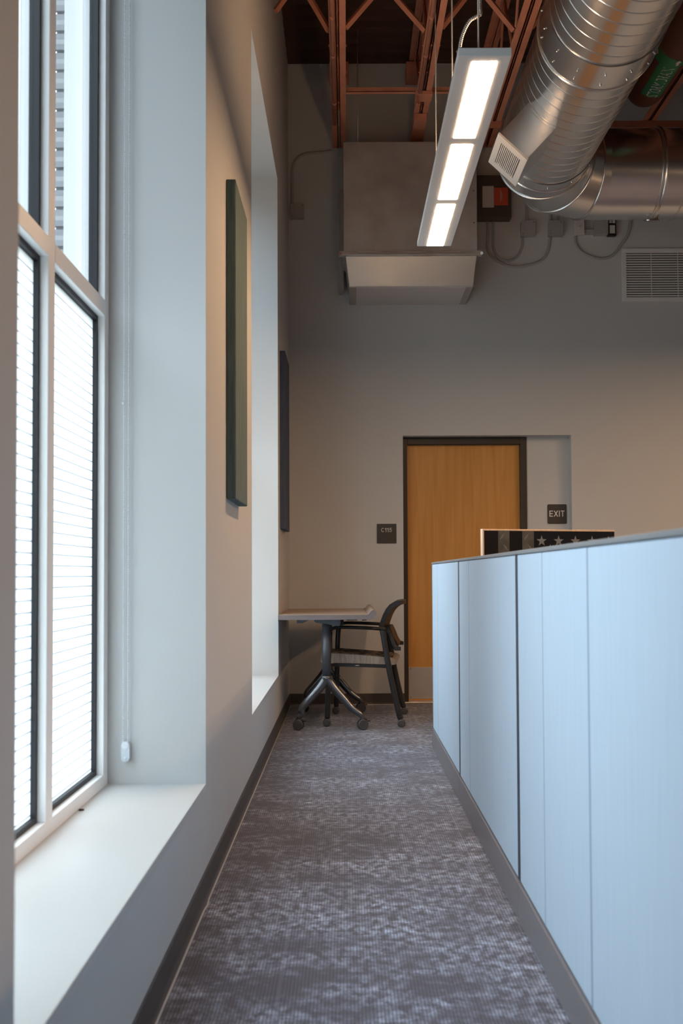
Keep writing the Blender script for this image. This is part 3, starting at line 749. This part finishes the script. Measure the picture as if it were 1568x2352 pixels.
# ------------------------------------------------------------------ office partition
def partition(y0, y1, seams, label, far=False):
    t = thing('partition_panel', label, 'partition', (.545, (y0+y1)/2, 0), group='pale blue partition run beside the aisle')
    zb, zt = .110, 1.075; g = .009
    b = MB(); b.box(.522, .578, y0, y1, 0, zt+.003); obj('core_frame', b, 'seam', t)
    cuts = [y0+g/2]+list(seams)+[y1-g/2]
    for q in seams:
        w_ = .014 if q < 2.3 else .007
        b = MB(); b.box(.5098, .5225, q-w_/2, q+w_/2, zb, zt); obj('fabric_welt', b, 'seam_blue', t)
    if y0 > 1:
        b = MB(); b.box(.5095, .5225, y0-.002, y0+.034, zb, zt); obj('connector_strip', b, 'seam', t)
        cuts[0] = y0+.034
    for a, c in zip(cuts, cuts[1:]):
        b = MB(); b.box(.510, .5225, a+(.0014 if a != cuts[0] else 0), c-(.0014 if c != cuts[-1] else 0), zb, zt); obj('fabric_tile', b, 'fabric', t, .0025)
    b = MB(); b.box(.5775, .590, y0+g/2, y1-g/2, zb, zt); obj('rear_fabric_tile', b, 'fabric', t, .0025)
    b = MB(); b.box(.506, .594, y0+.001, y1-.001, zt+.001, zt+.013); obj('top_cap', b, 'cap', t, .003)
    b = MB(); b.box(.502, .598, y0+.001, y1-.001, 0.0005, zb-.004); obj('base_cover', b, 'kick', t, .002)
    if far:
        b = MB(); b.box(.508, .592, y1, y1+.008, 0.0005, zt+.013); obj('end_trim', b, 'cap', t, .002)
    return t
partition(4.52, 5.925, (5.595,), 'farthest pale blue partition panel, ending beside the wooden door', True)
partition(2.975, 4.52, (4.165,), 'middle pale blue partition panel, second from the far end of the run')
partition(-.05, 2.975, (2.11, 2.60), 'nearest wide blurred pale blue partition panel at the right')

# ------------------------------------------------------------------ flag board standing behind the partition
ang = math.atan2(.22, .744)
t = thing('flag_board', 'tall wooden board printed with black and grey stripes and stars behind the partition', 'board', (.712, 5.20, 0), ang)
Wb, Hb = .782, 1.254
b = MB(); b.box(0, Wb, 0, .028, 0, Hb); obj('backing_board', b, 'ply', t, .002, True)
b = MB(); b.box(.009, Wb-.003, -.0015, .001, .01, Hb-.009); obj('printed_face', b, 'print_black', t, 0, True)
b = MB()
x0 = .012
for a, c in ((.076,.141),(.215,.283)): b.box(x0+a, x0+c, -.0022, -.0014, .012, Hb-.010)
for k in range(3): b.box(x0+.34+k*.135, x0+.41+k*.135, -.0022, -.0014, .012, Hb-.62)
st = obj('grey_stripe', b, 'print_grey', t, 0, True)
b = MB(); b.box(x0+.283, Wb-.006, -.0020, -.0014, Hb-.60, Hb-.010); o_ = obj('star_field', b, 'print_navy', t, 0, True)
sf = o_
row = 0; z = Hb-.062
while z > Hb-.58:
    n = 5 if row % 2 == 0 else 4
    for k in range(n):
        cx = x0+.328+k*.1005+(0 if row % 2 == 0 else .05)
        p = []
        for j in range(10):
            a = PI/2+PI*j/5; r = .031 if j % 2 == 0 else .0125; p.append((cx+r*math.cos(a), z+r*math.sin(a)))
        v = [(q[0], -.0027, q[1]) for q in p]+[(cx, -.0035, z)]
        b = MB(); b.add(v, [(j, (j+1)%10, 10)[::-1] for j in range(10)]); obj('star', b, 'print_star', sf, 0, True)
    row += 1; z -= .047
b = MB()
for a in (.108, .249):
    for k in range(20):
        cz = Hb-.04-k*.058; sg = 1 if k % 2 == 0 else -1
        cx = x0+a+(.012 if k % 2 else -.010)
        for s_ in (0,):
            dx, dz = .016, .020*sg
            b.add([(cx-dx,-.0026,cz-dz),(cx+.004,-.0026,cz-.004*sg),(cx+dx,-.0026,cz+dz),(cx-.004,-.0026,cz+.004*sg)], [(0,1,2,3) if sg > 0 else (3,2,1,0)])
obj('tread_glint', b, 'print_glint', t, 0, True)

# ------------------------------------------------------------------ table
t = thing('training_table', 'narrow flip-top table with grey edge and black caster base in the far corner', 'table', (-.13, 7.02, 0))
TY0_, TY1_ = 6.42, 7.62
prof = [(-.441,.727),(.135,.727),(.160,.729),(.178,.737),(.188,.752),(.192,.772),(.186,.785),(.172,.789),(.158,.783),(.148,.770),(.140,.760),(.128,.757),(-.441,.757)]
b = MB(); b.prism(prof, 'y', TY0_, TY1_); obj('edge_band', b, 'edgeband', t, .002)
b = MB(); b.box(-.438, .132, TY0_+.003, TY1_-.003, .7565, .7585); obj('laminate_top', b, 'tabletop', t)
b = MB(); b.prism([(.1315,.758),(.1405,.7615),(.149,.7715),(.159,.7845),(.172,.7905),(.185,.787),(.1815,.7835),(.171,.787),(.1605,.782),(.151,.770),(.1415,.758)], 'y', TY0_+.003, TY1_-.003, True); obj('raised_lip', b, 'tabletop', t)
def caster(px, py, r, parent, twin=.022, mm='caster', lever=True, ang=0.0):
    ca, sa = math.cos(ang), math.sin(ang)
    b = MB()
    for sg in (-1, 1):
        a = (px-sa*sg*twin*.35, py+ca*sg*twin*.35, r); c = (px-sa*sg*twin, py+ca*sg*twin, r)
        b.tube([a, ((a[0]*.2+c[0]*.8), (a[1]*.2+c[1]*.8), r), c], [r, r, r*.86], 24)
    w = obj('caster', b, mm, parent)
    b = MB(); b.cyl((px, py, r*1.2), (px, py, 2*r+.022), .008, 10); b.tube([(px-ca*r*.5, py-sa*r*.5, r*1.75), (px, py, 2*r+.004), (px+ca*r*.75, py+sa*r*.75, r*1.75)], .010, 8)
    if lever: b.box(px+ca*r*.8, px+ca*r*.8+.022, py-.008, py+.008, r*1.55, r*1.75)
    obj('swivel', b, 'blackmetal', w)
    return w
for yc in (6.58, 7.40):
    b = MB(); b.tube([(-.134, yc, .345), (-.134, yc, .70)], .0285, 24, flat=1.0); c = obj('column', b, 'charcoal', t)
    b = MB(); b.tube([(-.134, yc, .352), (-.134, yc, .346), (-.134, yc, .33)], [.030,.031,.030], 24); obj('collar', b, 'polished', c)
    for sg, xe in ((-1, -.318), (1, .102)):
        b = MB()
        p = smoothpath([(-.134+sg*.002, yc, .343), (-.134+sg*.014, yc, .318), (-.134+sg*.048, yc-.004, .272), (-.134+sg*.105, yc-.010, .208), (-.134+sg*.160, yc-.014, .146), (xe-sg*.022, yc-.015, .105), (xe-sg*.003, yc-.015, .085), (xe, yc-.015, .06)], 6)
        k = len(p); b.tube(p, [.0125+.0235*(1-i/(k-1))**.9 for i in range(k)], 14)
        lg = obj('leg', b, 'polished', t)
        caster(xe, yc-.015, .035, lg, ang=0.25*sg)
    b = MB(); b.prism([(-.212,.727),(-.214,.712),(-.20,.703),(-.13,.694),(-.085,.682),(-.05,.680),(-.042,.688),(-.040,.727)], 'y', yc-.035, yc+.035); obj('tilt_bracket', b, 'charcoal', t, .004)
b = MB(); b.box(-.10, -.02, 6.64, 7.34, .685, .715); obj('cross_beam', b, 'blackmetal', t, .003)
b = MB(); b.prism([(-.33,.727),(-.33,.697),(-.295,.697),(-.235,.722),(-.235,.727)], 'y', 6.60, 7.40); obj('latch_rail', b, 'charcoal', t, .002)
for x, w_ in ((.0,.07), (.10,.03), (-.41,.02)):
    b = MB(); b.box(x, x+w_, 6.52, 6.56, .717, .7275); obj('bumper', b, 'black', t, .001)

# ------------------------------------------------------------------ nesting arm chair tucked under the table (faces the window wall)
t = thing('nesting_chair', 'black framed arm chair on casters with a beige fabric seat tucked under the table', 'chair', (.11, 6.99, 0), math.radians(-5.2))
YN, YFc = -.30, .30
for s_, yy in ((-1, YN), (1, YFc)):
    b = MB(); b.tube(smoothpath([(.158, yy, .655), (.166, yy, .60), (.205, yy, .36), (.262, yy, .10), (.276, yy, .055)], 5), [.021]*5+[.0195]*16, 14, flat=.75); lg = obj('rear_leg', b, 'blackmetal', t, local=True)
    b = MB(); b.tube(smoothpath([(-.196, yy, .63), (-.203, yy, .55), (-.208, yy, .36), (-.214, yy, .12), (-.216, yy, .055)], 5), .018, 14, flat=.75); lf = obj('front_leg', b, 'blackmetal', t, local=True)
    for l_, px in ((lg, .281), (lf, -.219)):
        b = MB(); b.tube([(px, yy-.019, .027), (px, yy-.015, .027), (px, yy, .027), (px, yy+.015, .027), (px, yy+.019, .027)], [.019,.026,.0272,.026,.019], 20); w = obj('caster', b, 'caster', l_, local=True)
        b = MB(); b.cyl((px, yy, .028), (px, yy, .062), .009, 10); obj('swivel', b, 'blackmetal', w, local=True)
    b = MB(); b.tube(smoothpath([(.178, yy, .650), (.08, yy, .658), (-.08, yy, .664), (-.155, yy, .662), (-.188, yy, .648), (-.198, yy, .62)], 5), .019, 14, flat=.62, ref=(0,1,0)); obj('armrest', b, 'black', t, local=True)
    b = MB(); b.tube(smoothpath([(.188, yy*.95, .645), (.205, yy*.9, .61), (.222, yy*.9, .565), (.238, yy*.9, .530), (.262, yy*.9, .520)], 5), .016, 10); b.box(.235, .278, yy*.9-.02, yy*.9+.02, .508, .532); obj('back_bracket', b, 'blackmetal', t, local=True)
# backrest shell, curled back at the top
prof = [(.158,.665),(.172,.705),(.188,.748),(.208,.785),(.233,.815),(.268,.834),(.312,.841)]
inner = [(.192,.660),(.205,.70),(.220,.738),(.238,.770),(.260,.793),(.285,.808),(.312,.815)]
b = MB(); rows = []
for k in range(13):
    u = -1+2*k/12; yy = u*.245; cv = -.024*u*u      # wraps forward at the sides
    rows.append([(x+cv-.006, yy, z) for x, z in prof]+[(x+cv-.006, yy, z) for x, z in inner[::-1]])
b.rings(rows); b.add(rows[0], [tuple(range(14))]); b.add(rows[-1], [tuple(range(13,-1,-1))])
bk = obj('backrest', b, 'black', t, .004, True)
b = MB(); b.prism([(.168,.66),(.205,.66),(.226,.60),(.262,.535),(.245,.522),(.218,.58),(.193,.62)], 'y', -.20, .20); obj('lower_back', b, 'black', t, .004, True)
# seat
b = MB(); sp = [(-.250,.405),(-.268,.43),(-.263,.462),(-.238,.480),(-.17,.484),(.03,.470),(.19,.457),(.235,.449),(.250,.436),(.250,.418),(.233,.408),(.03,.415),(-.17,.420)]
b.prism(sp, 'y', -.235, .235); seat = obj('seat_cushion', b, 'seat', t, .012, True, seg=3)
b = MB(); b.prism([(-.21,.4865),(-.17,.4875),(.03,.4735),(.19,.4605),(.22,.4545),(.22,.4525),(.19,.458),(.03,.471),(-.17,.485)], 'y', -.20, .20); obj('seat_top', b, 'seattop', seat, 0, True)
b = MB(); b.prism([(-.22,.408),(-.17,.418),(.03,.413),(.215,.406),(.21,.385),(.03,.392),(-.17,.396),(-.21,.398)], 'y', -.245, .245); pan = obj('seat_pan', b, 'blackmetal', t, .004, True)
b = MB(); b.box(-.03,-.005,-.2462,-.2448,.402,.407); obj('tag', b, 'label_white', pan, 0, True)
for xx in (-.198, .192):
    b = MB(); b.tube([(xx, YN, .40), (xx, YFc, .40)], .011, 10); obj('cross_rail', b, 'blackmetal', t, local=True)

# ------------------------------------------------------------------ light
w = bpy.data.worlds.new('sky'); S.world = w; w.use_nodes = True
nt = w.node_tree; N = nt.nodes; L_ = nt.links; bg = N['Background']
tc = N.new('ShaderNodeTexCoord'); sp = N.new('ShaderNodeSeparateXYZ'); L_.new(tc.outputs['Generated'], sp.inputs[0])
rp = N.new('ShaderNodeValToRGB'); rp.color_ramp.interpolation = 'EASE'
rp.color_ramp.elements[0].position = .42; rp.color_ramp.elements[0].color = (.068,.072,.072,1)
rp.color_ramp.elements[1].position = .5; rp.color_ramp.elements[1].color = (.075,.082,.088,1)
e = rp.color_ramp.elements.new(.62); e.color = (.105,.118,.13,1)
e = rp.color_ramp.elements.new(.85); e.color = (.66,.76,.86,1)
mr = N.new('ShaderNodeMapRange'); mr.inputs[1].default_value = -1; mr.inputs[2].default_value = 1
L_.new(sp.outputs[2], mr.inputs[0]); L_.new(mr.outputs[0], rp.inputs[0]); L_.new(rp.outputs[0], bg.inputs[0])
bg.inputs[1].default_value = 11.0
def area(name, loc, rot, sx, sy, power, color=(1,1,1), portal=False):
    l = bpy.data.lights.new(name, 'AREA'); l.shape = 'RECTANGLE'; l.size = sx; l.size_y = sy; l.energy = power; l.color = color
    if portal: l.cycles.is_portal = True
    o = bpy.data.objects.new(name, l); COL.objects.link(o); o.location = loc; o.rotation_euler = rot; return o
for y0, y1 in WINS:
    area('window_portal', (-.90, (y0+y1)/2, (ZS+ZH)/2), (0, -PI/2, 0), ZH-ZS, y1-y0, 1, portal=True)
for x, y, p in ((.49, .7, 2), (.49, -2.0, 4), (3.5, 5.3, 58), (3.2, 3.6, 30), (3.2, .9, 26), (3.2, -2.0, 20)):
    area('ceiling_lamp', (x, y, FZ), (0, 0, 0), .10, 2.0, p, LAMP)
    area('ceiling_lamp_up', (x, y, FZ+.04), (PI, 0, 0), .10, 1.9, p*.03, LAMP)

# ------------------------------------------------------------------ camera
cam = bpy.data.cameras.new('camera'); co = bpy.data.objects.new('camera', cam); COL.objects.link(co); S.camera = co
tilt, roll = math.radians(1.8), math.radians(.25)
f = Vector((0, math.cos(tilt), math.sin(tilt))); r = Vector((1,0,0)); u = r.cross(f)
r2 = r*math.cos(roll)-u*math.sin(roll); u2 = r*math.sin(roll)+u*math.cos(roll)
mt = Matrix((r2, u2, -f)).transposed().to_4x4(); mt.translation = (0, 0, 1.02); co.matrix_world = mt
cam.sensor_fit = 'AUTO'; cam.sensor_width = 36; cam.lens = 2287/2352*36
cam.shift_x = -(795-784)/2352; cam.shift_y = (1247-1176)/2352
cam.clip_start = .02
cam.dof.use_dof = True; cam.dof.focus_distance = 5.6; cam.dof.aperture_fstop = 4.5

vs = S.view_settings; vs.view_transform = 'Standard'; vs.look = 'None'; vs.exposure = 0; vs.gamma = 1; vs.use_curve_mapping = False
S.cycles.use_denoising = True
S.cycles.max_bounces = 10; S.cycles.diffuse_bounces = 5; S.cycles.glossy_bounces = 5; S.cycles.transparent_max_bounces = 10
S.cycles.sample_clamp_indirect = 6
